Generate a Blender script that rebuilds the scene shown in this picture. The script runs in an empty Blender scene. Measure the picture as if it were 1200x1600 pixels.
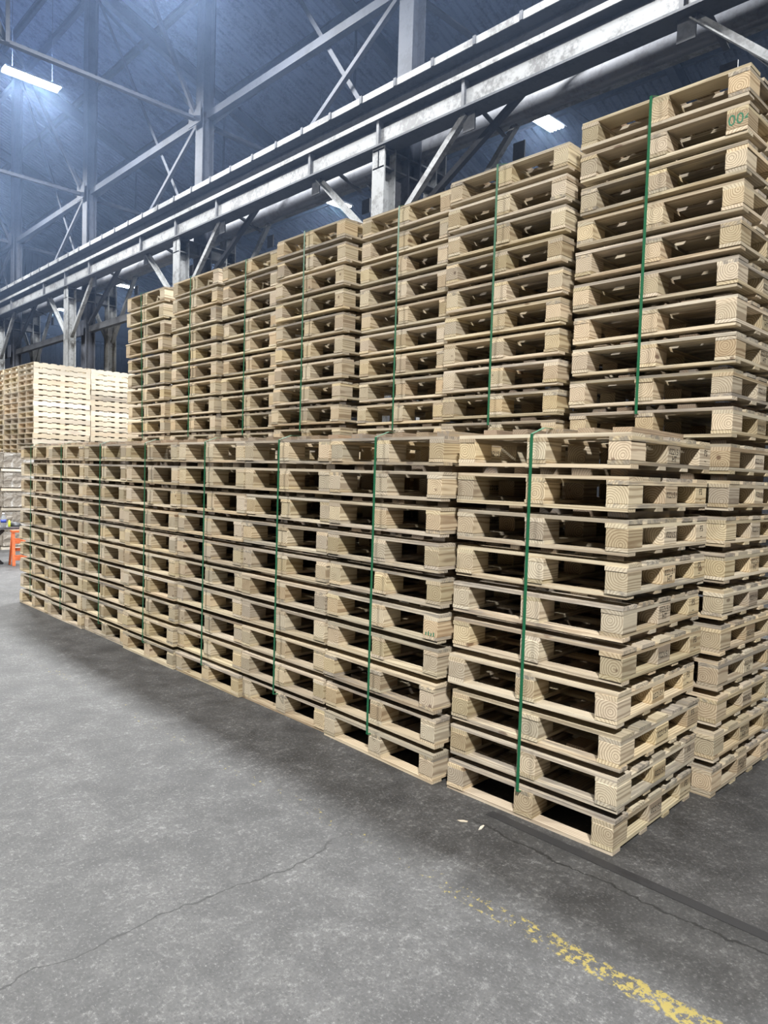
import bpy, bmesh, math, random
from mathutils import Vector, Matrix
random.seed(7)
C = bpy.context.scene.collection
SC = bpy.context.scene
# ------------------------------------------------------------------ camera
cam_d = bpy.data.cameras.new('camera'); cam = bpy.data.objects.new('camera', cam_d); C.objects.link(cam)
R_ = Vector((0.71912731, -0.69420616, 0.03055684)); U_ = Vector((0.01284076, 0.05724287, 0.9982777)); F_ = Vector((0.69475969, 0.71749638, -0.05007904))
cam.matrix_world = Matrix(((R_.x, U_.x, -F_.x, -2.89328), (R_.y, U_.y, -F_.y, -1.48168), (R_.z, U_.z, -F_.z, 1.64544), (0, 0, 0, 1)))
cam_d.sensor_fit = 'VERTICAL'; cam_d.sensor_height = 36.0; cam_d.lens = 1123.194 / 1600 * 36.0
cam_d.clip_start = 0.05; cam_d.clip_end = 300
SC.camera = cam
# ------------------------------------------------------------------ world, exposure
w = bpy.data.worlds.new('world'); SC.world = w; w.use_nodes = True
w.node_tree.nodes['Background'].inputs[0].default_value = (0.80, 0.88, 1.0, 1)
w.node_tree.nodes['Background'].inputs[1].default_value = 0.015
SC.view_settings.view_transform = 'Standard'; SC.view_settings.look = 'None'
SC.view_settings.gamma = 1.0; SC.view_settings.use_curve_mapping = False
SC.view_settings.exposure = 0.0
SC.cycles.max_bounces = 6; SC.cycles.diffuse_bounces = 3; SC.cycles.glossy_bounces = 2; SC.cycles.transmission_bounces = 4; SC.cycles.volume_bounces = 0
SC.cycles.caustics_reflective = False; SC.cycles.caustics_refractive = False; SC.cycles.adaptive_threshold = 0.03
LAMP_BAY = 1200.0     # lamps over the stacks
LAMP_FRONT = 3250.0  # lamps over the open bay
LAMP_UP = 220.0      # part of the bay lamps' light that leaves upward
HAZE = 0.0060        # density of the dust haze under the roof
LAMP_AISLE = 350.0   # lamps in the next aisle
# lamp positions: (x, y, z)
BAY_LAMPS = [(2.6, 15.6 - 6.1 * k, 10.0) for k in range(-1, 3)]
FRONT_LAMPS = [(-6.2, -5.2, 9.5), (-6.2, 12.5, 9.5)]
AISLE_LAMPS = [(8.5, 6.44 + 6.05 * k, 8.3) for k in range(-1, 5)]

# ------------------------------------------------------------------ node helpers
class NT:
    def __init__(s, name):
        s.m = bpy.data.materials.new(name); s.m.use_nodes = True
        s.t = s.m.node_tree; s.t.nodes.clear()
        s.out = s.n('ShaderNodeOutputMaterial'); s.b = s.n('ShaderNodeBsdfPrincipled')
        s.l(s.b.outputs[0], s.out.inputs[0])
    def n(s, t, **kw):
        o = s.t.nodes.new(t)
        for k, v in kw.items(): setattr(o, k, v)
        return o
    def l(s, a, b): s.t.links.new(a, b)
    def put(s, i, v):
        if hasattr(v, 'is_linked'): s.l(v, i)
        else: i.default_value = v
    def math(s, op, a, b=0.0, c=None, clamp=False):
        o = s.n('ShaderNodeMath', operation=op, use_clamp=clamp)
        s.put(o.inputs[0], a); s.put(o.inputs[1], b)
        if c is not None: s.put(o.inputs[2], c)
        return o.outputs[0]
    def mix(s, f, a, b, mode='MIX'):
        o = s.n('ShaderNodeMix', data_type='RGBA', blend_type=mode)
        s.put(o.inputs[0], f); s.put(o.inputs[6], a); s.put(o.inputs[7], b)
        return o.outputs[2]
    def ramp(s, f, stops):
        o = s.n('ShaderNodeValToRGB'); e = o.color_ramp.elements
        while len(e) < len(stops): e.new(0.5)
        for i, (p, c) in enumerate(stops):
            e[i].position = p; e[i].color = c if len(c) == 4 else (*c, 1)
        s.put(o.inputs[0], f); return o.outputs[0]
    def noise(s, v, scale, detail=3.0, rough=0.55, dist=0.0):
        o = s.n('ShaderNodeTexNoise'); s.put(o.inputs['Vector'], v)
        o.inputs['Scale'].default_value = scale; o.inputs['Detail'].default_value = detail
        o.inputs['Roughness'].default_value = rough; o.inputs['Distortion'].default_value = dist
        return o.outputs[0]
    def mapr(s, v, a, b, c=0.0, d=1.0):
        o = s.n('ShaderNodeMapRange', interpolation_type='SMOOTHSTEP')
        s.put(o.inputs[0], v); o.inputs[1].default_value = a; o.inputs[2].default_value = b
        o.inputs[3].default_value = c; o.inputs[4].default_value = d
        return o.outputs[0]
    def scale(s, v, sc):
        o = s.n('ShaderNodeVectorMath', operation='MULTIPLY'); s.put(o.inputs[0], v); o.inputs[1].default_value = sc
        return o.outputs[0]
    def add(s, v, a):
        o = s.n('ShaderNodeVectorMath', operation='ADD'); s.put(o.inputs[0], v); s.put(o.inputs[1], a)
        return o.outputs[0]
    def bump(s, h, strength, dist=0.01):
        o = s.n('ShaderNodeBump'); s.put(o.inputs['Height'], h)
        o.inputs['Strength'].default_value = strength; o.inputs['Distance'].default_value = dist
        s.l(o.outputs[0], s.b.inputs['Normal'])

def mat_flat(name, col, rough=0.6, metal=0.0, vary=0.0, vscale=6.0, emit=None):
    k = NT(name); k.b.inputs['Roughness'].default_value = rough; k.b.inputs['Metallic'].default_value = metal
    if vary:
        tc = k.n('ShaderNodeTexCoord'); nz = k.noise(tc.outputs['Object'], vscale, 5.0, 0.6)
        f = k.mapr(nz, 0.35, 0.65)
        c1 = tuple(max(0, x * (1 - vary)) for x in col) + (1,); c2 = tuple(min(1, x * (1 + vary)) for x in col) + (1,)
        k.put(k.b.inputs['Base Color'], k.mix(f, c1, c2))
    else: k.b.inputs['Base Color'].default_value = (*col, 1)
    if emit:
        k.b.inputs['Emission Color'].default_value = (*emit[0], 1); k.b.inputs['Emission Strength'].default_value = emit[1]
    return k.m

def mat_wood(name, flat, light, dark, grey=0.0, ring=0.008):
    """Solid pine: grain along local X, growth rings round a pith at a random place per piece."""
    k = NT(name); tc = k.n('ShaderNodeTexCoord'); oi = k.n('ShaderNodeObjectInfo'); rnd = oi.outputs['Random']
    sep = k.n('ShaderNodeSeparateXYZ'); k.l(tc.outputs['Object'], sep.inputs[0])
    def frac(m): return k.math('FRACT', k.math('MULTIPLY', rnd, m))
    comb = k.n('ShaderNodeCombineXYZ'); k.put(comb.inputs[0], k.math('MULTIPLY', rnd, 37.0)); k.put(comb.inputs[1], k.math('MULTIPLY', rnd, 11.0)); k.put(comb.inputs[2], k.math('MULTIPLY', rnd, 5.0))
    P = k.add(tc.outputs['Object'], comb.outputs[0])
    wob = k.noise(k.scale(P, (1.6, 9.0, 9.0)), 1.0, 3.0, 0.5)
    spread = 0.30 if flat else 0.07
    oy = k.math('MULTIPLY', k.math('SUBTRACT', frac(7.31), 0.5), spread)
    oz = k.math('MULTIPLY', k.math('SUBTRACT', frac(17.7), 0.5 if not flat else -0.25), 0.07)
    y = k.math('ADD', sep.outputs[1], oy); z = k.math('ADD', sep.outputs[2], oz)
    d = k.math('SQRT', k.math('ADD', k.math('MULTIPLY', y, y), k.math('MULTIPLY', z, z)))
    d = k.math('ADD', d, k.math('MULTIPLY', wob, 0.030))
    s_ = k.math('SINE', k.math('MULTIPLY', d, 2 * math.pi / ring))
    rings = k.mapr(s_, -0.3, 1.0)
    fine = k.noise(k.scale(P, (4.0, 120.0, 120.0)), 1.0, 2.0, 0.6)
    broad = k.noise(k.scale(P, (3.0, 14.0, 14.0)), 1.0, 3.0, 0.6)
    col = k.mix(k.math('MULTIPLY', rings, 0.80), (*light, 1), (*dark, 1))
    col = k.mix(k.math('MULTIPLY', k.mapr(fine, 0.35, 0.75), 0.22), col, (*dark, 1))
    col = k.mix(k.math('MULTIPLY', k.mapr(broad, 0.45, 0.8), 0.30), col, (dark[0] * 0.8, dark[1] * 0.72, dark[2] * 0.6, 1))
    # knots
    vo = k.n('ShaderNodeTexVoronoi'); k.put(vo.inputs['Vector'], k.scale(P, (3.2, 8.0, 8.0))); vo.inputs['Scale'].default_value = 1.0
    kn = k.mapr(vo.outputs['Distance'], 0.07, 0.12, 1.0, 0.0)
    sepc = k.n('ShaderNodeSeparateColor'); k.l(vo.outputs['Color'], sepc.inputs[0])
    kn = k.math('MULTIPLY', kn, k.math('GREATER_THAN', sepc.outputs[0], 0.45))
    col = k.mix(k.math('MULTIPLY', kn, 0.8), col, (0.16, 0.085, 0.04, 1))
    # tone per piece, and weathered grey on some pieces
    hv = k.n('ShaderNodeHueSaturation'); k.put(hv.inputs['Color'], col)
    k.put(hv.inputs['Value'], k.math('ADD', k.math('MULTIPLY', frac(29.3), 0.46), 0.68))
    k.put(hv.inputs['Saturation'], k.math('ADD', k.math('MULTIPLY', frac(53.9), 0.34), 0.60))
    k.put(hv.inputs['Hue'], k.math('ADD', k.math('MULTIPLY', frac(41.1), 0.018), 0.490))
    col = hv.outputs[0]
    if grey:
        wn = k.noise(k.scale(P, (2.5, 30.0, 30.0)), 1.0, 4.0, 0.65)
        wm = k.math('MULTIPLY', k.mapr(wn, 0.40, 0.62), k.mapr(frac(91.7), 1.0 - grey - 0.12, 1.0 - grey + 0.12))
        col = k.mix(k.math('MULTIPLY', wm, 0.72), col, (0.20, 0.185, 0.17, 1))
    k.put(k.b.inputs['Base Color'], col); k.b.inputs['Roughness'].default_value = 0.72
    k.b.inputs['Specular IOR Level'].default_value = 0.25
    return k.m

def mat_steel(name, col, rust=0.5, rough=0.55):
    k = NT(name); tc = k.n('ShaderNodeTexCoord'); o = tc.outputs['Object']
    a = k.noise(o, 2.3, 6.0, 0.65); b = k.noise(k.scale(o, (1, 1, 1)), 17.0, 5.0, 0.7)
    m = k.mapr(k.math('ADD', k.math('MULTIPLY', a, 0.6), k.math('MULTIPLY', b, 0.4)), 0.47, 0.60)
    c = k.mix(k.math('MULTIPLY', m, rust), (*col, 1), (col[0] * 0.30, col[1] * 0.28, col[2] * 0.27, 1))
    k.put(k.b.inputs['Base Color'], c); k.b.inputs['Roughness'].default_value = rough; k.b.inputs['Metallic'].default_value = 0.0
    return k.m

M = {}
M['block'] = mat_wood('pine_block', False, (0.65, 0.53, 0.325), (0.32, 0.22, 0.11), ring=0.0115)
M['board'] = mat_wood('pine_board', True, (0.70, 0.585, 0.375), (0.42, 0.31, 0.175), grey=0.20, ring=0.014)
M['deck'] = mat_wood('weathered_deck_board', True, (0.63, 0.535, 0.37), (0.36, 0.28, 0.18), grey=0.50, ring=0.014)
M['batten'] = mat_wood('dark_shaded_batten', True, (0.34, 0.26, 0.175), (0.20, 0.14, 0.085), grey=0.3, ring=0.011)  # dark wood, darkened further to carry the shade in the pallet gaps
M['strap'] = mat_flat('green_strapping', (0.012, 0.125, 0.055), 0.4)
M['ink'] = mat_flat('black_stamp_ink', (0.035, 0.028, 0.022), 0.8)
M['green_ink'] = mat_flat('green_stamp_ink', (0.05, 0.20, 0.12), 0.8)
M['steel'] = mat_steel('worn_grey_paint_steel', (0.075, 0.078, 0.085), 0.6)
M['steel_lit'] = mat_steel('pale_grey_paint_steel', (0.21, 0.215, 0.215), 0.75)
M['steel_pale'] = mat_steel('pale_lit_girder_steel', (0.18, 0.182, 0.18), 0.85)  # light falling on the girder's web and lips is put into this pale colour
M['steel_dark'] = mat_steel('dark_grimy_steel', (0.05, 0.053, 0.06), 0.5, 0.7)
M['truss'] = mat_steel('blue_grey_roof_steel', (0.045, 0.05, 0.065), 0.5, 0.7)
M['pipe'] = mat_steel('duct_pipe_paint', (0.13, 0.135, 0.15), 0.5, 0.6)
M['lamp_body'] = mat_flat('white_lamp_housing', (0.75, 0.77, 0.8), 0.5)
M['lamp_glow'] = mat_flat('lamp_tube_glow', (1, 1, 1), 0.5, emit=((0.80, 0.90, 1.0), 30.0))
M['wall'] = mat_steel('dark_wall_sheeting', (0.17, 0.18, 0.21), 0.25, 0.7)
M['wall_band'] = mat_steel('black_wall_girt', (0.05, 0.055, 0.065), 0.3, 0.8)
M['roof'] = mat_steel('roof_decking', (0.13, 0.15, 0.20), 0.5, 0.75)
M['strip'] = mat_steel('dark_steel_strip', (0.030, 0.030, 0.032), 0.4, 0.7)
M['black'] = mat_flat('black_plastic', (0.015, 0.015, 0.017), 0.5)
M['tabletop'] = mat_flat('dark_table_top', (0.09, 0.09, 0.10), 0.6, vary=0.3)
M['orange'] = mat_flat('orange_paint', (0.72, 0.17, 0.06), 0.55, vary=0.15, vscale=14)
M['wrap'] = None
M['paleplank'] = mat_wood('pale_plank', True, (0.78, 0.70, 0.55), (0.62, 0.52, 0.38), ring=0.012)
M['thin'] = mat_wood('fresh_stringer_wood', True, (0.86, 0.74, 0.52), (0.66, 0.50, 0.31), grey=0.06, ring=0.014)

def mat_wrap():
    k = NT('wrapped_grey_load'); tc = k.n('ShaderNodeTexCoord'); o = tc.outputs['Object']
    br = k.n('ShaderNodeTexBrick'); k.put(br.inputs['Vector'], k.scale(o, (1, 1, 1)))
    a = k.noise(o, 9.0, 5.0, 0.6, 1.5)
    c = k.ramp(a, [(0.3, (0.20, 0.17, 0.14)), (0.5, (0.36, 0.32, 0.27)), (0.68, (0.62, 0.60, 0.57))])
    k.put(k.b.inputs['Base Color'], c); k.b.inputs['Roughness'].default_value = 0.3
    k.bump(a, 0.6, 0.03); return k.m
M['wrap'] = mat_wrap()

def mat_floor():
    k = NT('worn_concrete'); tc = k.n('ShaderNodeTexCoord'); P = tc.outputs['Object']
    sep = k.n('ShaderNodeSeparateXYZ'); k.l(P, sep.inputs[0]); X = sep.outputs[0]; Y = sep.outputs[1]
    big = k.noise(P, 0.5, 3.0, 0.6, 0.6); mid = k.noise(P, 4.0, 7.0, 0.72, 0.3); spk = k.noise(P, 30.0, 6.0, 0.8); spk2 = k.noise(k.scale(P, (1.0, 0.7, 1.0)), 95.0, 4.0, 0.8)
    c = k.ramp(k.math('ADD', k.math('MULTIPLY', big, 0.30), k.math('MULTIPLY', mid, 0.70)), [(0.34, (0.026, 0.026, 0.0265)), (0.48, (0.052, 0.052, 0.0525)), (0.62, (0.083, 0.083, 0.0835))])
    fl = k.math('MULTIPLY', k.mapr(spk, 0.50, 0.66), k.mapr(mid, 0.40, 0.62))
    c = k.mix(k.math('MULTIPLY', fl, 0.70), c, (0.205, 0.205, 0.203, 1))
    fl2 = k.math('MULTIPLY', k.mapr(spk2, 0.54, 0.66), k.mapr(spk, 0.38, 0.56))
    c = k.mix(k.math('MULTIPLY', fl2, 0.55), c, (0.25, 0.25, 0.247, 1))
    dk = k.mapr(spk2, 0.32, 0.48, 1.0, 0.0)
    c = k.mix(k.math('MULTIPLY', dk, 0.7), c, (0.022, 0.022, 0.0225, 1))
    # oil and tyre stains with a ragged shape of their own
    st = k.noise(k.add(P, (4.1, 2.2, 0)), 1.1, 5.0, 0.62, 1.2)
    c = k.mix(k.math('MULTIPLY', k.mapr(st, 0.56, 0.72), 0.55), c, (0.045, 0.045, 0.047, 1))
    # worn yellow line
    yd = k.math('ABSOLUTE', k.math('ADD', X, k.math('ADD', 0.70, k.math('MULTIPLY', Y, 0.022))))
    ed = k.math('MULTIPLY', k.math('SUBTRACT', k.noise(P, 16.0, 4.0, 0.6), 0.5), 0.06)
    band = k.mapr(k.math('ADD', yd, ed), 0.040, 0.052, 1.0, 0.0)
    wear = k.noise(k.scale(P, (1.0, 0.8, 1)), 34.0, 5.0, 0.72)
    along = k.mapr(Y, -0.70, 0.75, 0.0, 0.15)
    keep = k.mapr(k.math('SUBTRACT', k.math('ADD', wear, k.math('MULTIPLY', k.noise(P, 4.5, 2.0), 0.16)), along), 0.545, 0.60)
    c = k.mix(k.math('MULTIPLY', k.math('MULTIPLY', band, keep), 0.92), c, (0.27, 0.215, 0.05, 1))
    # cracks: ragged lines running through the slab
    def crack(dist, wid, mask, amount=0.85):
        nonlocal c
        f = k.math('MULTIPLY', k.mapr(k.math('ABSOLUTE', dist), wid * 0.4, wid, 1.0, 0.0), mask)
        c = k.mix(k.math('MULTIPLY', f, amount), c, (0.018, 0.018, 0.018, 1)); return f
    wig1 = k.math('ADD', k.math('MULTIPLY', k.math('SUBTRACT', k.noise(P, 2.2, 2.0), 0.5), 0.22), k.math('MULTIPLY', k.math('SUBTRACT', k.noise(P, 18.0, 3.0), 0.5), 0.05))
    m1 = k.math('MULTIPLY', k.mapr(X, -2.6, -2.3), k.mapr(X, -0.95, -0.6, 1.0, 0.0))
    f1 = crack(k.math('ADD', k.math('SUBTRACT', Y, 0.895), wig1), 0.0055, m1, 0.8)
    wig2 = k.math('ADD', k.math('MULTIPLY', k.math('SUBTRACT', k.noise(P, 3.0, 2.0), 0.5), 0.14), k.math('MULTIPLY', k.math('SUBTRACT', k.noise(P, 26.0, 3.0), 0.5), 0.05))
    m2 = k.mapr(Y, 0.9, 0.4)
    f2 = crack(k.math('ADD', k.math('ADD', X, 0.20), wig2), 0.0075, m2, 0.9)
    k.put(k.b.inputs['Base Color'], c)
    k.put(k.b.inputs['Roughness'], k.math('ADD', k.math('MULTIPLY', mid, 0.3), 0.55))
    h = k.math('SUBTRACT', k.math('ADD', k.math('MULTIPLY', spk, 0.5), k.math('MULTIPLY', mid, 0.5)), k.math('ADD', k.math('MULTIPLY', f1, 0.8), k.math('MULTIPLY', f2, 1.2)))
    k.bump(h, 0.25, 0.006)
    return k.m
M['floor'] = mat_floor()

# ------------------------------------------------------------------ mesh helpers
def mesh_from(bm, name):
    me = bpy.data.meshes.new(name); bm.normal_update(); bm.to_mesh(me); bm.free(); return me
def add_box(bm, x0, x1, y0, y1, z0, z1):
    vs = [bm.verts.new(p) for p in ((x0, y0, z0), (x1, y0, z0), (x1, y1, z0), (x0, y1, z0), (x0, y0, z1), (x1, y0, z1), (x1, y1, z1), (x0, y1, z1))]
    for f in ((0, 3, 2, 1), (4, 5, 6, 7), (0, 1, 5, 4), (1, 2, 6, 5), (2, 3, 7, 6), (3, 0, 4, 7)): bm.faces.new([vs[i] for i in f])
def box_mesh(name, sx, sy, sz, bev=0.0):
    bm = bmesh.new(); add_box(bm, -sx / 2, sx / 2, -sy / 2, sy / 2, -sz / 2, sz / 2)
    if bev: bmesh.ops.bevel(bm, geom=bm.edges[:], offset=bev, segments=1, affect='EDGES')
    return mesh_from(bm, name)
def obj(name, me, mat=None, parent=None, loc=None, rot=None):
    o = bpy.data.objects.new(name, me); C.objects.link(o)
    if mat and not me.materials: me.materials.append(mat)
    if parent: o.parent = parent
    if loc: o.location = loc
    if rot: o.rotation_euler = rot
    return o
def empty(name, loc=(0, 0, 0), rz=0.0):
    o = bpy.data.objects.new(name, None); C.objects.link(o); o.location = loc; o.rotation_euler = (0, 0, rz); o.empty_display_size = 0.2; return o
def tag(o, label, cat, group=None):
    o['label'] = label; o['category'] = cat
    if group: o['group'] = group
    return o
def struct(o, label=None):
    o['kind'] = 'structure'
    if label: o['label'] = label
    return o
PROFILES = {}
def profile(kind, w, h, t):
    """closed cross-section loop in (u, v), u across, v up"""
    a, b = w / 2, h / 2
    if kind == 'box': return [(-a, -b), (a, -b), (a, b), (-a, b)]
    if kind == 'I': return [(-a, -b), (a, -b), (a, -b + t), (t / 2, -b + t), (t / 2, b - t), (a, b - t), (a, b), (-a, b), (-a, b - t), (-t / 2, b - t), (-t / 2, -b + t), (-a, -b + t)]
    if kind == 'H': return [(v, u) for u, v in reversed(profile('I', h, w, t))]
    if kind == 'C': return [(-a, -b), (a, -b), (a, -b + t), (-a + t, -b + t), (-a + t, b - t), (a, b - t), (a, b), (-a, b)]
    if kind == 'L': return [(-a, -b), (a, -b), (a, -b + t), (-a + t, -b + t), (-a + t, b), (-a, b)]
def beam(bm, p0, p1, kind='box', w=0.1, h=0.1, t=0.015, up=(0, 0, 1)):
    p0, p1 = Vector(p0), Vector(p1); d = (p1 - p0).normalized(); upv = Vector(up)
    if abs(d.dot(upv)) > 0.95: upv = Vector((0, 1, 0))
    u = d.cross(upv).normalized(); v = u.cross(d)
    pr = profile(kind, w, h, t)
    r0 = [bm.verts.new(p0 + u * a + v * b) for a, b in pr]; r1 = [bm.verts.new(p1 + u * a + v * b) for a, b in pr]
    n = len(pr)
    for i in range(n):
        j = (i + 1) % n; bm.faces.new((r0[i], r0[j], r1[j], r1[i]))
    bm.faces.new(list(reversed(r0))); bm.faces.new(r1)
def beam_obj(name, p0, p1, mat, parent=None, **kw):
    bm = bmesh.new(); beam(bm, p0, p1, **kw); bmesh.ops.recalc_face_normals(bm, faces=bm.faces[:])
    o = obj(name, mesh_from(bm, name), mat, parent)
    return o
def local_beam(name, root, p0, p1, mat, **kw):
    q = Vector(root.location); return beam_obj(name, Vector(p0) - q, Vector(p1) - q, mat, root, **kw)
def cyl(bm, p0, p1, r, seg=24, r1=None):
    p0, p1 = Vector(p0), Vector(p1); d = (p1 - p0).normalized(); up = Vector((0, 0, 1)) if abs(d.z) < 0.9 else Vector((1, 0, 0))
    u = d.cross(up).normalized(); v = u.cross(d); r1 = r if r1 is None else r1
    a = [bm.verts.new(p0 + (u * math.cos(t) + v * math.sin(t)) * r) for t in (2 * math.pi * i / seg for i in range(seg))]
    b = [bm.verts.new(p1 + (u * math.cos(t) + v * math.sin(t)) * r1) for t in (2 * math.pi * i / seg for i in range(seg))]
    for i in range(seg):
        f = bm.faces.new((a[i], a[(i + 1) % seg], b[(i + 1) % seg], b[i])); f.smooth = True
    bm.faces.new(list(reversed(a))); bm.faces.new(b)
def lathe(bm, prof, cx, cy, seg=16):
    rings = [[bm.verts.new((cx + r * math.cos(2 * math.pi * i / seg), cy + r * math.sin(2 * math.pi * i / seg), z)) for i in range(seg)] for r, z in prof]
    for a, b in zip(rings, rings[1:]):
        for i in range(seg):
            f = bm.faces.new((a[i], a[(i + 1) % seg], b[(i + 1) % seg], b[i])); f.smooth = True
    bm.faces.new(list(reversed(rings[0]))); bm.faces.new(rings[-1])
ORD = ['zeroth', 'first', 'second', 'third', 'fourth', 'fifth', 'sixth', 'seventh', 'eighth', 'ninth', 'tenth', 'eleventh', 'twelfth', 'thirteenth', 'fourteenth', 'fifteenth', 'sixteenth', 'seventeenth', 'eighteenth', 'nineteenth', 'twentieth']
ORD += ['twenty-' + ORD[i] for i in range(1, 10)] + ['thirtieth'] + ['thirty-' + ORD[i] for i in range(1, 10)]

# ------------------------------------------------------------------ shell
bm = bmesh.new(); add_box(bm, -22, 26, -16, 46, -0.25, 0.0)
struct(obj('floor', mesh_from(bm, 'floor'), M['floor']), 'worn grey concrete floor with yellow line and cracks')
bm = bmesh.new(); add_box(bm, -0.10, -0.045, -9.0, 0.62, 0.0, 0.0025)
struct(obj('trim_1', mesh_from(bm, 'trim_1'), M['strip']), 'dark steel strip let into the floor before the corner stack')
SL = 0.38
def roof_z(x): return 15.1 - SL * (x - 5.1)
# corrugated roof deck: ribs run down the slope
bm = bmesh.new(); xs = (-14.0, 26.0); prev = None; y = -14.0; i = 0
while y < 46.01:
    for yy, dz in ((y, 0.0), (y + 0.09, 0.0), (y + 0.12, 0.045), (y + 0.19, 0.045)):
        cur = [bm.verts.new((x, yy, roof_z(x) + dz)) for x in xs]
        if prev: bm.faces.new((prev[0], cur[0], cur[1], prev[1]))
        prev = cur
    y += 0.22
roof = struct(obj('ceiling', mesh_from(bm, 'ceiling'), M['roof']), 'dark sloping corrugated roof deck')
for n, x in enumerate([-11.8 + 2.35 * i for i in range(16)]):
    beam_obj('purlin', (x, -14, roof_z(x) - 0.13), (x, 46, roof_z(x) - 0.13), M['steel_dark'], roof, kind='I', w=0.11, h=0.24, t=0.02)
def ribbed_wall(name, p0, p1, z0, zf, mat, pitch=0.25, dep=0.04):
    bm = bmesh.new(); p0, p1 = Vector(p0), Vector(p1); d = p1 - p0; L = d.length; d.normalize(); nrm = Vector((-d.y, d.x, 0)); prev = None; s = 0.0
    while s < L:
        for ds, dn in ((0, 0), (pitch * 0.45, 0), (pitch * 0.55, dep), (pitch * 0.9, dep)):
            q = p0 + d * min(L, s + ds) + nrm * dn
            cur = [bm.verts.new((q.x, q.y, z0)), bm.verts.new((q.x, q.y, zf(q.x)))]
            if prev: bm.faces.new((prev[0], cur[0], cur[1], prev[1]))
            prev = cur
        s += pitch
    return obj(name, mesh_from(bm, name), mat)
wf = struct(ribbed_wall('wall_far', (-14, 40, 0), (26, 40, 0), 0.0, roof_z, M['wall']), 'dark ribbed sheet wall at the far end')
beam_obj('girt', (-14, 39.85, 9.9), (26, 39.85, 9.9), M['wall_band'], wf, kind='box', w=0.2, h=2.2)
beam_obj('girt', (-14, 39.8, 8.6), (26, 39.8, 8.6), M['steel'], wf, kind='box', w=0.2, h=0.12)
wr = struct(ribbed_wall('wall_right', (25.5, 46, 0), (25.5, -14, 0), 0.0, roof_z, M['wall']), 'dark ribbed sheet wall beyond the far aisle')

# ------------------------------------------------------------------ steel frame
COLY = [6.48 + 6.13 * k for k in range(-1, 6)]
XF, XM, XB = 4.6, 5.1, 5.72
POST_TOP = 6.48
def column(k, y):
    nth = {0: 'outside the frame at right', 1: 'rising behind the right stacks', 2: 'rising behind the middle stacks', 3: 'standing behind the distant pallets', 4: 'at the far left behind the pallets', 5: 'beyond the far left column', 6: 'last toward the far wall'}[k]
    r = empty('steel_column', (XM, y, 0)); tag(r, 'grey riveted steel column with twin crane posts ' + nth, 'column', 'building columns in a row')
    local_beam('shaft', r, (XM, y, 0), (XM, y, roof_z(XM) - 0.3), M['truss'], kind='I', w=0.30, h=0.27, t=0.025, up=(1, 0, 0))
    for s, x in (('front', XF), ('back', XB)):
        p = local_beam('crane_post', r, (x, y, 0), (x, y, POST_TOP if s == 'front' else 6.75), M['steel_lit'], kind='I', w=0.26, h=0.24, t=0.025, up=(1, 0, 0))
        for sg in (-1, 1):
            local_beam('knee_brace', r, (x, y + sg * 1.56, POST_TOP if s == 'front' else 6.75), (x, y + sg * 0.13, 5.15), M['steel_lit'], kind='L', w=0.085, h=0.085, t=0.015)
            local_beam('gusset', r, (x, y + sg * 1.62, POST_TOP - 0.24), (x, y + sg * 1.62, POST_TOP), M['steel'], kind='box', w=0.02, h=0.20)
    local_beam('cap_beam', r, (XF - 0.12, y, POST_TOP - 0.17), (XB + 0.12, y, POST_TOP - 0.17), M['steel'], kind='I', w=0.24, h=0.28, t=0.025)
    local_beam('base_plate', r, (XM, y, 0.0), (XM, y, 0.03), M['steel_dark'], kind='box', w=1.5, h=0.6, up=(0, 1, 0))
    for z in (9.1, 5.42): local_beam('node_plate', r, (XM - 0.24, y, z - 0.2), (XM - 0.24, y, z + 0.2), M['truss'], kind='box', w=0.5, h=0.015, up=(1, 0, 0))
    return r
for k, y in enumerate(COLY): column(k, y)
# longitudinal bracing, one thing per bay
BAYN = ['off the right edge', 'above the right stacks', 'above the middle stacks', 'above the left stacks', 'at the far left', 'toward the far wall']
for k in range(len(COLY) - 1):
    y0, y1 = COLY[k], COLY[k + 1]; x = XM
    r = empty('bay_bracing', (x, y0, 5.4)); tag(r, 'grey steel struts and diagonals between two columns ' + BAYN[k], 'bracing', 'bracing between the columns')
    local_beam('strut', r, (x, y0 + 0.2, 9.1), (x, y1 - 0.2, 9.1), M['truss'], kind='C', w=0.14, h=0.15, t=0.02)
    local_beam('strut', r, (x, y0 + 0.2, 14.35), (x, y1 - 0.2, 14.35), M['truss'], kind='C', w=0.14, h=0.15, t=0.02)
    local_beam('low_strut', r, (x, y0 + 0.2, 5.42), (x, y1 - 0.2, 5.42), M['steel'], kind='C', w=0.13, h=0.16, t=0.02)
    local_beam('diagonal', r, (x + 0.06, y0 + 0.2, 9.2), (x + 0.06, y1 - 0.2, 14.2), M['truss'], kind='L', w=0.08, h=0.08, t=0.015)
    local_beam('diagonal', r, (x + 0.10, y0 + 0.2, 6.4), (x + 0.10, y1 - 0.2, 14.3), M['truss'], kind='L', w=0.08, h=0.08, t=0.015)
    local_beam('diagonal', r, (x - 0.06, y0 + 0.2, 9.0), (x - 0.06, y1 - 0.2, 5.55), M['truss'], kind='L', w=0.08, h=0.08, t=0.015)
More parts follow.
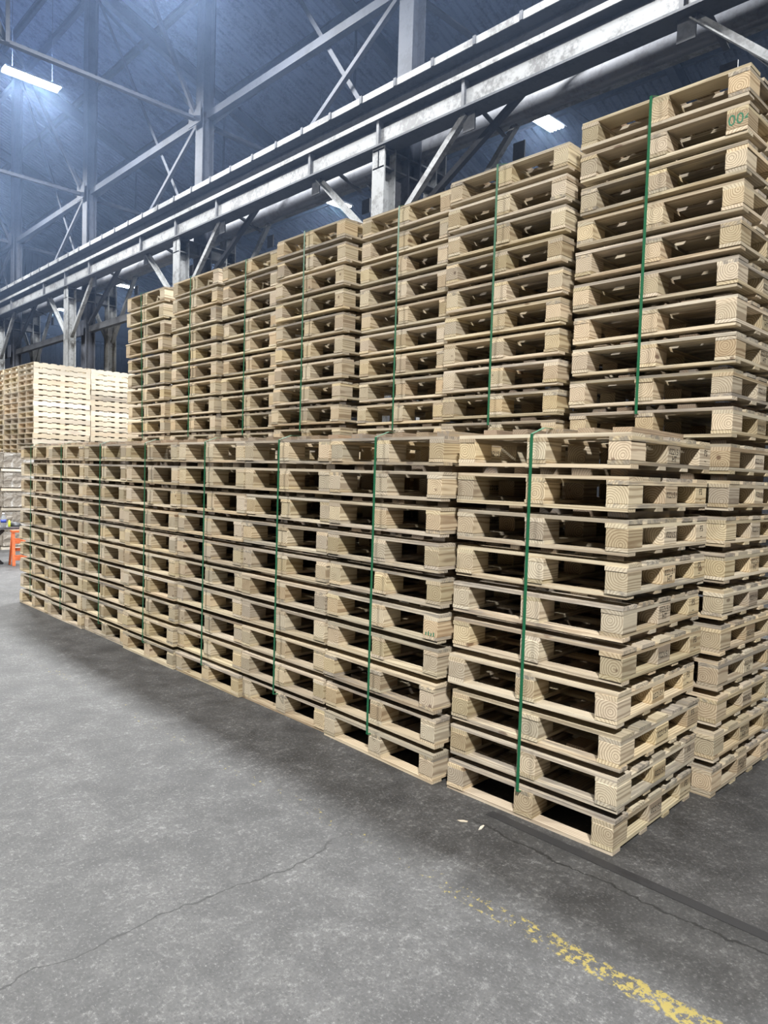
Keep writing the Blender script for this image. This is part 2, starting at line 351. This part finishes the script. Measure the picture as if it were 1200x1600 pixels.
# roof trusses across the bay at each column
for k, y in enumerate(COLY):
    r = empty('roof_truss', (XM, y, 9.05)); tag(r, 'blue grey steel roof truss with tie and rafter over ' + ['the space right of frame', 'the rightmost visible column', 'the second visible column', 'the third visible column', 'the far left column', 'the fifth column back', 'the last column back'][k], 'roof truss', 'roof trusses')
    local_beam('tie', r, (-13.5, y, 9.05), (XM - 0.22, y, 9.05), M['truss'], kind='L', w=0.11, h=0.11, t=0.02)
    local_beam('tie', r, (XM + 0.22, y, 9.0), (17.0, y, 8.75), M['truss'], kind='L', w=0.12, h=0.12, t=0.02)
    local_beam('rafter', r, (-13.5, y, roof_z(-13.5) - 0.42), (25.0, y, roof_z(25.0) - 0.42), M['truss'], kind='I', w=0.2, h=0.36, t=0.03)
    for x0, z0, x1 in ((XM - 0.2, 9.15, 1.2), (1.2, 9.05, -2.6), (-2.6, 9.05, -6.5), (XM + 0.2, 9.1, 9.2), (9.2, 8.95, 12.6)):
        local_beam('web_diagonal', r, (x0, y + 0.05, z0), (x1, y + 0.05, roof_z(x1) - 0.6), M['truss'], kind='L', w=0.08, h=0.08, t=0.015)
    for x1 in (1.2, -2.6, -6.5, 9.2):
        local_beam('web_post', r, (x1, y - 0.05, 9.0), (x1, y - 0.05, roof_z(x1) - 0.5), M['truss'], kind='L', w=0.07, h=0.07, t=0.015)
# crane girders
def girder(x, sgn, label, ymin=-8.0, ymax=38.0):
    z = POST_TOP
    r = empty('crane_girder', (x, ymin, z)); tag(r, label, 'girder', 'crane runway girders')
    def b(n, dx0, dx1, z0, z1, m):
        bm = bmesh.new(); a = sorted((dx0 * sgn, dx1 * sgn)); add_box(bm, a[0], a[1], 0, ymax - ymin, z0, z1); return obj(n, mesh_from(bm, n), m, r)
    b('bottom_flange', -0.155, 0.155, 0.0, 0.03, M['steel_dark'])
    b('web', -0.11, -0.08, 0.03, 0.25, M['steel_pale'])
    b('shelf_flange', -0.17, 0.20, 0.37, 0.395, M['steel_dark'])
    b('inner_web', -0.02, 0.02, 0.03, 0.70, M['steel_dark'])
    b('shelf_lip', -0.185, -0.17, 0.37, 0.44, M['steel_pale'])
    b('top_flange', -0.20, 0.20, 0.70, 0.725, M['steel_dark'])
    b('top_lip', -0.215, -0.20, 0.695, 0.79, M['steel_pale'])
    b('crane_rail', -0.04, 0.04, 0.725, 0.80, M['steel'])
    y = -8.0; n = 0
    sm = box_mesh('stiffener', 0.10, 0.05, 0.34); sm.materials.append(M['steel'])
    cm = box_mesh('splice_clip', 0.03, 0.05, 0.11); cm.materials.append(M['steel_dark'])
    for yc in COLY:
        for dy in (-1.62, 0.0, 1.62):
            obj('stiffener', sm, None, r, (sgn * -0.105, yc + dy - ymin, 0.20))
    yy = 0.4
    while yy < ymax - ymin - 12:
        obj('rail_clip', cm, None, r, (sgn * -0.212, yy, 0.75)); yy += 0.72
    return r
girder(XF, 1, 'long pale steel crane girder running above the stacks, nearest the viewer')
r = beam_obj('runway_beam', (XB, -8, 6.85), (XB, 38, 6.85), M['steel_lit'], None, kind='I', w=0.20, h=0.19, t=0.03)
tag(r, 'slim steel runway beam behind the pipe, half hidden by the crane girder', 'beam')
# duct pipe with hangers, between the girder and the back beam
PX, PZ = 5.42, 6.755
bm = bmesh.new(); cyl(bm, (0, 0, 0), (0, 46, 0), 0.15, 28)
r = empty('duct_pipe', (PX, -8, PZ)); tag(r, 'thick grey pipe running behind the crane girder', 'pipe')
obj('pipe_run', mesh_from(bm, 'pipe_run'), M['pipe'], r)
for y in [COLY[0] - 3.0 + 1.53 + 3.065 * i for i in range(12)]:
    local_beam('hanger', r, (4.84, y, 6.80), (PX + 0.16, y, 6.58), M['steel_dark'], kind='L', w=0.07, h=0.07, t=0.015)

# ------------------------------------------------------------------ lamps
def lamp(loc, label, power, group, col=(0.96, 0.98, 1.0), length=1.17, cables=True, up=0.0):
    r = empty('high_bay_lamp', loc); tag(r, label, 'lamp', group)
    bm = bmesh.new(); L = length / 2
    for pr in ([(-0.19, 0.02), (-0.12, 0.09), (0.12, 0.09), (0.19, 0.02), (0.17, 0.02), (0.11, 0.075), (-0.11, 0.075), (-0.17, 0.02)],):
        a = [bm.verts.new((-L, y, z)) for y, z in pr]; b = [bm.verts.new((L, y, z)) for y, z in pr]; n = len(pr)
        for i in range(n): bm.faces.new((a[i], b[i], b[(i + 1) % n], a[(i + 1) % n]))
        bm.faces.new(a); bm.faces.new(list(reversed(b)))
    bmesh.ops.recalc_face_normals(bm, faces=bm.faces[:])
    obj('housing', mesh_from(bm, 'housing'), M['lamp_body'], r)
    for y in (-0.115, -0.04, 0.04, 0.115):
        bm = bmesh.new(); cyl(bm, (-L + 0.03, y, 0.025), (L - 0.03, y, 0.025), 0.022, 10); obj('tube', mesh_from(bm, 'tube'), M['lamp_glow'], r)
    if cables:
        for x in (-L * 0.7, L * 0.7):
            bm = bmesh.new(); cyl(bm, (x, 0, 0.08), (x, 0, min(2.4, roof_z(loc[0] + x) - loc[2] - 0.05)), 0.005, 6); obj('hanger', mesh_from(bm, 'hanger'), M['steel_dark'], r)
    ld = bpy.data.lights.new('lamp_light', 'AREA'); ld.shape = 'RECTANGLE'; ld.size = length; ld.size_y = 0.34; ld.energy = power; ld.color = col; ld.spread = math.radians(175)
    lo = bpy.data.objects.new('lamp_light', ld); C.objects.link(lo); lo.parent = r; lo.location = (0, 0, -0.02)
    if up:
        ud = bpy.data.lights.new('lamp_uplight', 'AREA'); ud.shape = 'RECTANGLE'; ud.size = length; ud.size_y = 0.3; ud.energy = up; ud.color = (0.42, 0.60, 1.0)
        uo = bpy.data.objects.new('lamp_uplight', ud); C.objects.link(uo); uo.parent = r; uo.location = (0, 0, 0.12); uo.rotation_euler = (math.pi, 0, 0)
    return r
BN = {-1: 'far down the bay', 0: 'glaring at the upper left', 1: 'just above the top edge of the picture', 2: 'hanging over the tall stacks', 3: 'hanging right of the tall stacks', 4: 'hanging behind the viewer'}
for k, p in zip(range(-1, 3), BAY_LAMPS): lamp(p, 'long bright fluorescent lamp ' + BN[k], LAMP_BAY, 'lamps over the stacks', up=LAMP_UP)
for k, p in enumerate(FRONT_LAMPS): lamp(p, 'fluorescent lamp over the open floor, %s in its row' % ORD[k + 1], LAMP_FRONT, 'lamps over the open bay', (1.0, 0.975, 0.93))
AN = ['right of the picture behind the stacks', 'glowing above the gap beside the tallest stack', 'glowing left of the second column brace', 'small behind the middle column', 'at left between the column braces', 'smallest, left of the distant column']
for k, p in enumerate(AISLE_LAMPS): lamp(p, 'bright lamp in the far aisle, ' + AN[k], LAMP_AISLE, 'lamps in the far aisle')

# ------------------------------------------------------------------ pallets
W, D = 0.942, 0.872
T_BD, T_BS, T_BL, T_ST, T_TD, T_GAP = 0.017, 0.017, 0.085, 0.0195, 0.017, 0.0345
PH = T_BD + T_BS + T_BL + T_ST + T_TD + T_GAP
BW, BD = 0.105, 0.140
def wood_box(name, L, wd, th, mat, bev=0.0):
    me = box_mesh(name, L, wd, th, bev); me.materials.append(mat); return me
ME = dict(
    bottom_board=wood_box('bottom_board', W, 0.076, T_BD, M['board']),
    bottom_lead=wood_box('bottom_lead', D, 0.105, T_BS, M['board']),
    block=wood_box('block', BD, BW, T_BL, M['block'], 0.0025),
    stringer=wood_box('stringer', D, 0.105, T_ST, M['board']),
    deck_board=wood_box('deck_board', W, 0.138, T_TD, M['deck']),
    batten=wood_box('batten', 0.60, 0.095, T_GAP, M['batten']),
)
H = math.pi / 2
z0 = 0.0; PARTS = []   # (name, mesh key, (x depth, y along), z, rotation)  local: x 0..D into the stack, y 0..W along the row
for x in (0.040, 0.316, 0.570, D - 0.040): PARTS.append(('bottom_board', (x, W / 2, T_BD / 2), H))
z1 = T_BD
for y in (BW / 2, W / 2, W - BW / 2): PARTS.append(('bottom_lead', (D / 2, y, z1 + T_BS / 2), 0))
z2 = z1 + T_BS
for x in (BD / 2, D / 2, D - BD / 2):
    for y in (BW / 2, W / 2, W - BW / 2): PARTS.append(('block', (x, y, z2 + T_BL / 2), 0))
z3 = z2 + T_BL
for y in (BW / 2, W / 2, W - BW / 2): PARTS.append(('stringer', (D / 2, y, z3 + T_ST / 2), 0))
z4 = z3 + T_ST
for i in range(5): PARTS.append(('deck_board', (0.069 + i * (D - 0.138) / 4, W / 2, z4 + T_TD / 2), H))
z5 = z4 + T_TD
for i in range(5): PARTS.append(('batten', (0.115 + 0.31, 0.115 + i * (W - 0.23) / 4, z5 + T_GAP / 2), 0))

def text_mesh(body, size, mat, name):
    cu = bpy.data.curves.new(name, 'FONT'); cu.body = body; cu.size = size; cu.resolution_u = 2; cu.align_x = 'CENTER'; cu.align_y = 'CENTER'; cu.extrude = 0.0003; cu.space_line = 0.85
    t = bpy.data.objects.new(name, cu); C.objects.link(t); bpy.context.view_layer.update()
    me = bpy.data.meshes.new_from_object(t.evaluated_get(bpy.context.evaluated_depsgraph_get()))
    bpy.data.objects.remove(t); bpy.data.curves.remove(cu); me.name = name; me.materials.clear(); me.materials.append(mat); return me
STAMP_A = text_mesh('022151\nHT', 0.040, M['ink'], 'stamp')
STAMP_B = text_mesh('022151', 0.040, M['ink'], 'stamp')
STAMP_C = text_mesh('FS\n–', 0.044, M['ink'], 'stamp')

def pallet(loc, rz, label, group, jit=0.003, stamps=False, squash=1.0):
    r = empty('block_pallet', loc, rz); tag(r, label, 'pallet', group); nb = 0
    for nm, p, rot in PARTS:
        j = jit
        o = bpy.data.objects.new(nm, ME[nm]); C.objects.link(o); o.parent = r
        if nm == 'block':
            o.location = (p[0] + random.uniform(-1, 1) * 0.0025, p[1] + random.uniform(-1, 1) * 0.002, p[2]); o.rotation_euler = (0, 0, (math.pi if random.random() < 0.5 else 0) + random.gauss(0, 0.008))
        else:
            o.location = (p[0] + random.uniform(-1, 1) * j * (0.5 if nm == 'bottom_board' else 1), p[1] + random.uniform(-1, 1) * j, p[2]); o.rotation_euler = (0, 0, rot + random.gauss(0, 0.003))
            if nm in ('deck_board', 'bottom_board'): o.scale = (1, random.uniform(0.9, 1.0), 1)
            if nm == 'batten': o.scale = (random.uniform(0.9, 1.06), random.uniform(0.85, 1.1), squash * 0.99); o.location.z = z5 + T_GAP * squash / 2
        if nm == 'block':
            nb += 1
            if stamps and nb in (4, 7) :        # first along the row, middle or last in depth: faces the open side
                me = (STAMP_A if random.random() < 0.5 else STAMP_B) if nb == 4 else STAMP_C
                s = bpy.data.objects.new('stamp', me); C.objects.link(s); s.parent = o; o.rotation_euler = (0, 0, random.gauss(0, 0.004))
                if nb == 7:
                    s.matrix_parent_inverse = Matrix.Identity(4); s.rotation_euler = (math.pi / 2, random.uniform(-0.1, 0.1) + 0.0, 0)
                else: s.rotation_euler = (math.pi / 2, random.uniform(-0.07, 0.07), 0)
                s.location = (random.uniform(-0.01, 0.01), -BW / 2 - 0.0006, random.uniform(-0.006, 0.008))
    return r

def strap(x0, x1, yc, ztop, zbot, label, group, lean=0.0):
    """green band: over the top, down the front, under the top deck of the lowest pallet, up the back"""
    bm = bmesh.new(); w_ = 0.008; t = 0.0016; zd = ztop - T_GAP - 0.001
    pts = [(x0, zbot), (x0, zd), (x0 + 0.10, ztop), (x1 - 0.16, ztop), (x1, zd), (x1, zbot)]
    inn = [(x0 + t, zbot + t), (x0 + t, zd - t * 0.6), (x0 + 0.10 + t * 0.4, ztop - t), (x1 - 0.16 - t * 0.4, ztop - t), (x1 - t, zd - t * 0.6), (x1 - t, zbot + t)]
    ring = []
    for (x, z), (xi, zi) in zip(pts, inn):
        yy = yc + lean * (z - zbot); ring.append([bm.verts.new((x, yy - w_, z)), bm.verts.new((x, yy + w_, z)), bm.verts.new((xi, yy + w_, zi)), bm.verts.new((xi, yy - w_, zi))])
    n = len(ring)
    for i in range(n):
        a, b = ring[i], ring[(i + 1) % n]
        for j in range(4): bm.faces.new((a[j], a[(j + 1) % 4], b[(j + 1) % 4], b[j]))
    bmesh.ops.recalc_face_normals(bm, faces=bm.faces[:])
    o = obj('packing_strap', mesh_from(bm, 'packing_strap'), M['strap']); tag(o, label, 'strap', group); return o

FRONT = [  # x, y start, rotation
    (0.016, 0.004, 0.026), (-0.050, 1.022, -0.022), (-0.022, 1.984, 0.002), (-0.028, 2.937, 0.0), (-0.051, 3.892, 0.002), (-0.041, 4.858, 0.0), (-0.056, 5.812, 0.001), (-0.050, 6.766, 0.0)]
FN = ['nearest corner stack of the front row', 'second front stack from the right', 'third front stack from the right', 'fourth front stack from the right', 'fifth front stack from the right', 'sixth front stack from the right', 'seventh front stack from the right', 'last front stack at far left']
BACK = [(0.944, -0.050, 0.0, PH), (0.975, 1.010, 0.0, 0.1872), (1.040, 1.985, 0.0, 0.1866), (0.970, 3.065, 0.0, 0.1882), (1.050, 4.095, 0.0, 0.1870), (1.005, 5.085, 0.0, 0.1870), (0.985, 6.130, 0.0, 0.1870)]
KN = ['tallest back stack at the right edge', 'second tall back stack from the right', 'third tall back stack from the right', 'fourth tall back stack from the right', 'fifth tall back stack from the right', 'sixth tall back stack from the right', 'leftmost tall back stack']
for s, (x, y, rz) in enumerate(FRONT):
    for i in range(10):
        jx, jy = max(-0.016, min(0.016, random.gauss(0, 0.008))), random.uniform(-0.003, 0.003) * (4.0 if s == 0 else 1.0)
        pt = pallet((x + jx, y + jy, i * PH), rz + random.gauss(0, 0.006 if s == 0 else 0.0014), 'pine block pallet, %s from the top of the %s' % (ORD[10 - i], FN[s]), 'pallets in the front row', stamps=(s in (0, 1)))
        if s == 1 and i == 4: tick_pallet = pt
    ycen = y + (W * 0.485 if s == 0 else W * 0.50) + 0.035
    strap(x - 0.024 - 0.49 * rz, x + D + 0.024 - 0.49 * rz, ycen, 10 * PH + 0.002, z4 - 0.004, 'green plastic strap binding the ' + FN[s], 'green straps')
tb = [c for c in tick_pallet.children if c.name.startswith('block')][0]; tb.rotation_euler = (0, 0, 0)
for q in range(4):
    bm = bmesh.new(); add_box(bm, -BD / 2 - 0.0012, -BD / 2 - 0.0004, -0.032 + q * 0.019, -0.024 + q * 0.019, -0.040, -0.018 - 0.006 * (q % 2))
    o = obj('paint_tick', mesh_from(bm, 'paint_tick'), M['green_ink'], tb); o['label'] = 'small green paint tick'
root_004 = None
for s, (x, y, rz, ph) in enumerate(BACK):
    for i in range(20):
        jx, jy = max(-0.016, min(0.016, random.gauss(0, 0.008))), random.uniform(-0.008, 0.008)
        up = i >= 10
        lean = 0.010 * (i - 10) if (s == 6 and up) else 0.0
        p = pallet((x + jx + (0.0 if up else 0.012), y + jy + lean, i * ph if ph == PH else i * PH - (i * (PH - ph))), rz + random.gauss(0, 0.0032), 'pine block pallet, %s from the top of the %s' % (ORD[20 - i], KN[s]), 'pallets in the back row', stamps=(s == 0), squash=(T_GAP - (PH - ph)) / T_GAP)
        if s == 0 and i == 18: root_004 = p
    ycen = y + W * 0.5 + 0.035
    strap(x - 0.025, x + D + 0.025, ycen, 20 * ph + 0.002, 10 * ph + z4 - 0.004, 'green plastic strap on the upper half of the ' + KN[s], 'green straps', 0.05 if s == 6 else 0.0)
    strap(x - 0.013, x + D + 0.037, ycen, 10 * ph - 0.002, z4 - 0.004, 'green plastic strap on the lower half of the ' + KN[s], 'green straps')
# green stencil number on the second pallet of the tallest stack
me = text_mesh('004', 0.080, M['green_ink'], 'stencil_number')
bm = bmesh.new(); bm.from_mesh(me)
bmesh.ops.bisect_plane(bm, geom=bm.verts[:] + bm.edges[:] + bm.faces[:], plane_co=(0.038, 0, 0), plane_no=(1, 0, 0), clear_outer=True)
bm.to_mesh(me); bm.free()
blk = [c for c in root_004.children if c.name.startswith('block')][0]
blk.rotation_euler = (0, 0, 0)
s = bpy.data.objects.new('stencil_number', me); C.objects.link(s); s.parent = blk
s.rotation_euler = (math.pi / 2, 0, -math.pi / 2); s.location = (-BD / 2 - 0.0008, 0.038 - BW / 2, 0.0)
s['label'] = 'green stencilled number 004'

# ------------------------------------------------------------------ distant stacks of thin pallets
TW, TD_, TH = 1.215, 1.010, 0.1172
bm = bmesh.new()
for y in (0.02, TD_ / 2, TD_ - 0.02): add_box(bm, 0, TW, y - 0.02, y + 0.02, 0.016, TH - 0.016)
for k in range(7):
    x = 0.05 + k * (TW - 0.10) / 6; add_box(bm, x - 0.05, x + 0.05, 0, TD_, TH - 0.016, TH)
for k in range(5):
    x = 0.05 + k * (TW - 0.10) / 4; add_box(bm, x - 0.05, x + 0.05, 0, TD_, 0, 0.016)
thin_me = mesh_from(bm, 'stringer_pallet'); thin_me.materials.append(M['thin'])
for (x, y, nm) in ((2.467, 15.0, 'distant stack nearest the bundles'), (3.70, 15.0, 'right distant stack before the column'), (2.467, 16.03, 'distant stack second from the viewer'), (2.467, 17.07, 'rearmost distant stack')):
    for i in range(33):
        o = obj('stringer_pallet', thin_me, None, None, (x + random.gauss(0, 0.008), y + random.gauss(0, 0.006), i * TH), (0, 0, random.gauss(0, 0.003)))
        tag(o, 'thin pale stringer pallet, %s from the top of the %s' % (ORD[33 - i], nm), 'pallet', 'distant thin pallets')

# ------------------------------------------------------------------ bundles, table and sawhorse at the far left
def rounded_load(sx, sy, sz, seed):
    bm = bmesh.new(); add_box(bm, 0, sx, 0, sy, 0, sz); bmesh.ops.bevel(bm, geom=bm.edges[:], offset=0.025, segments=2, affect='EDGES')
    bmesh.ops.subdivide_edges(bm, edges=bm.edges[:], cuts=3, use_grid_fill=True); rn = random.Random(seed)
    for v in bm.verts: v.co += Vector((rn.uniform(-1, 1), rn.uniform(-1, 1), rn.uniform(-0.4, 0.0))) * 0.008
    for v in bm.verts: v.co.z = max(0, v.co.z)
    return mesh_from(bm, 'wrapped_load')
pk = box_mesh('base_plank', 1.05, 0.09, 0.05); pk.materials.append(M['paleplank'])
for sx, (x, y, nm) in enumerate(((1.42, 13.5, 'behind the orange sawhorse'), (0.30, 13.75, 'at the left picture edge'))):
    for i in range(5):
        z = i * 0.378
        r = empty('wrapped_bundle', (x, y, z)); tag(r, 'grey wrapped bundle, %s from the top of the pile %s' % (ORD[5 - i], nm), 'bundle', 'wrapped bundles at far left')
        obj('wrapped_load', rounded_load(1.05, 1.0, 0.32, 3 + i + sx * 7), M['wrap'], r, (0, 0, 0.05))
        for yy in (0.05, 0.5, 0.95): obj('base_plank', pk, None, r, (0.525, yy, 0.025))
# low work table
r = empty('work_table', (0.55, 11.25, 0)); tag(r, 'low dark work table with crossed black legs at far left', 'table')
bm = bmesh.new(); add_box(bm, -0.45, 0.54, 0.0, 0.5, 0.575, 0.615); obj('tabletop', mesh_from(bm, 'tabletop'), M['tabletop'], r)
for yy in (0.06, 0.44):
    beam_obj('leg', (-0.30, yy, 0), (0.26, yy, 0.575), M['black'], r, kind='box', w=0.05, h=0.05)
    beam_obj('leg', (0.26, yy + 0.055 * (1 if yy < 0.2 else -1), 0), (-0.30, yy + 0.055 * (1 if yy < 0.2 else -1), 0.575), M['black'], r, kind='box', w=0.05, h=0.05)
# orange sawhorse
r = empty('sawhorse', (0.98, 11.08, 0)); tag(r, 'orange folding sawhorse standing in front of the low table', 'sawhorse')
for sgn in (-1, 1):
    beam_obj('leg', (sgn * 0.095, -0.06, 0), (sgn * 0.075, 0.05, 0.55), M['orange'], r, kind='box', w=0.04, h=0.04)
    beam_obj('leg', (sgn * 0.095, 0.155, 0), (sgn * 0.075, 0.08, 0.55), M['orange'], r, kind='box', w=0.03, h=0.03)
beam_obj('top_rail', (-0.10, 0.065, 0.555), (0.10, 0.065, 0.555), M['orange'], r, kind='box', w=0.10, h=0.035)
for z, yy in ((0.40, 0.02), (0.13, -0.034)):
    beam_obj('crossbar', (-0.085, yy, z), (0.085, yy, z), M['orange'], r, kind='box', w=0.03, h=0.085)
beam_obj('crossbar', (-0.085, 0.115, 0.25), (0.085, 0.115, 0.25), M['orange'], r, kind='box', w=0.02, h=0.05)
# bottle, marker, cap on the table
k = NT('clear_plastic'); k.b.inputs['Base Color'].default_value = (0.8, 0.86, 0.92, 1); k.b.inputs['Roughness'].default_value = 0.12; k.b.inputs['Transmission Weight'].default_value = 0.75; k.b.inputs['IOR'].default_value = 1.3
r = empty('plastic_bottle', (0.83, 11.38, 0.615)); tag(r, 'clear plastic water bottle with blue label on the dark table', 'bottle')
bm = bmesh.new(); lathe(bm, [(0.036, 0), (0.042, 0.01), (0.042, 0.13), (0.036, 0.16), (0.016, 0.195), (0.016, 0.205)], 0, 0, 18); obj('body', mesh_from(bm, 'body'), k.m, r)
bm = bmesh.new(); lathe(bm, [(0.018, 0.205), (0.018, 0.23)], 0, 0, 14); obj('cap', mesh_from(bm, 'cap'), M['lamp_body'], r)
bm = bmesh.new(); lathe(bm, [(0.0428, 0.07), (0.0428, 0.12)], 0, 0, 18); obj('label_band', mesh_from(bm, 'label_band'), mat_flat('blue_label', (0.04, 0.08, 0.45), 0.4), r)
bm = bmesh.new(); lathe(bm, [(0.016, 0), (0.018, 0.006), (0.018, 0.085), (0.012, 0.092), (0.012, 0.11)], 0, 0, 14)
o = obj('spray_can', mesh_from(bm, 'spray_can'), mat_flat('lime_plastic', (0.50, 0.62, 0.05), 0.4), None, (0.905, 11.33, 0.615)); tag(o, 'small lime yellow marker can on the dark table', 'can')
bm = bmesh.new(); lathe(bm, [(0.10, 0), (0.11, 0.012), (0.095, 0.03), (0.075, 0.055), (0.04, 0.07), (0.01, 0.075)], 0, 0, 18)
o = obj('cloth_cap', mesh_from(bm, 'cloth_cap'), M['black'], None, (1.02, 11.42, 0.615)); tag(o, 'black cloth cap lying on the dark table', 'cap')
# wood slivers on the floor
SLA = (-0.24, 0.65, -1.0); SLB = (-0.225, 0.55, 0.2)
def sliver(x, y, a, L, lab):
    bm = bmesh.new(); vs = [(-L / 2, 0, 0), (-L * 0.2, -0.008, 0), (L * 0.45, -0.005, 0), (L / 2, 0.002, 0), (L * 0.1, 0.007, 0)]
    lo = [bm.verts.new(v) for v in vs]; hi = [bm.verts.new((v[0], v[1], 0.004)) for v in vs]
    bm.faces.new(list(reversed(lo))); bm.faces.new(hi)
    for i in range(5): bm.faces.new((lo[i], lo[(i + 1) % 5], hi[(i + 1) % 5], hi[i]))
    o = obj('wood_sliver', mesh_from(bm, 'wood_sliver'), M['paleplank'], None, (x, y, 0.0), (0, 0, a)); tag(o, lab, 'wood chip', 'slivers on the floor')
sliver(SLA[0], SLA[1], SLA[2], 0.05, 'white wood sliver on the floor, left of two before the corner stack')
sliver(SLB[0], SLB[1], SLB[2], 0.055, 'white wood sliver on the floor, right of two before the corner stack')

# ------------------------------------------------------------------ dusty haze under the roof
k = NT('dusty_haze'); k.t.nodes.remove(k.b); v = k.n('ShaderNodeVolumeScatter'); v.inputs['Density'].default_value = HAZE; v.inputs['Anisotropy'].default_value = 0.35
v.inputs['Color'].default_value = (0.45, 0.63, 1.0, 1); k.l(v.outputs[0], k.out.inputs['Volume'])
bm = bmesh.new(); vs = []
for (x, zt) in ((-13.9, roof_z(-13.9) - 0.02), (25.4, roof_z(25.4) - 0.02)):
    for y in (-13.9, 39.7): vs.append((bm.verts.new((x, y, 5.0)), bm.verts.new((x, y, zt))))
a, b, c_, d = vs
for f in ((a[0], b[0], d[0], c_[0]), (a[1], c_[1], d[1], b[1]), (a[0], a[1], b[1], b[0]), (c_[0], d[0], d[1], c_[1]), (a[0], c_[0], c_[1], a[1]), (b[0], b[1], d[1], d[0])): bm.faces.new(f)
bmesh.ops.recalc_face_normals(bm, faces=bm.faces[:])
hz = obj('haze', mesh_from(bm, 'haze'), k.m); hz['kind'] = 'stuff'; hz['label'] = 'thin bluish dust haze hanging under the roof'; hz['category'] = 'haze'
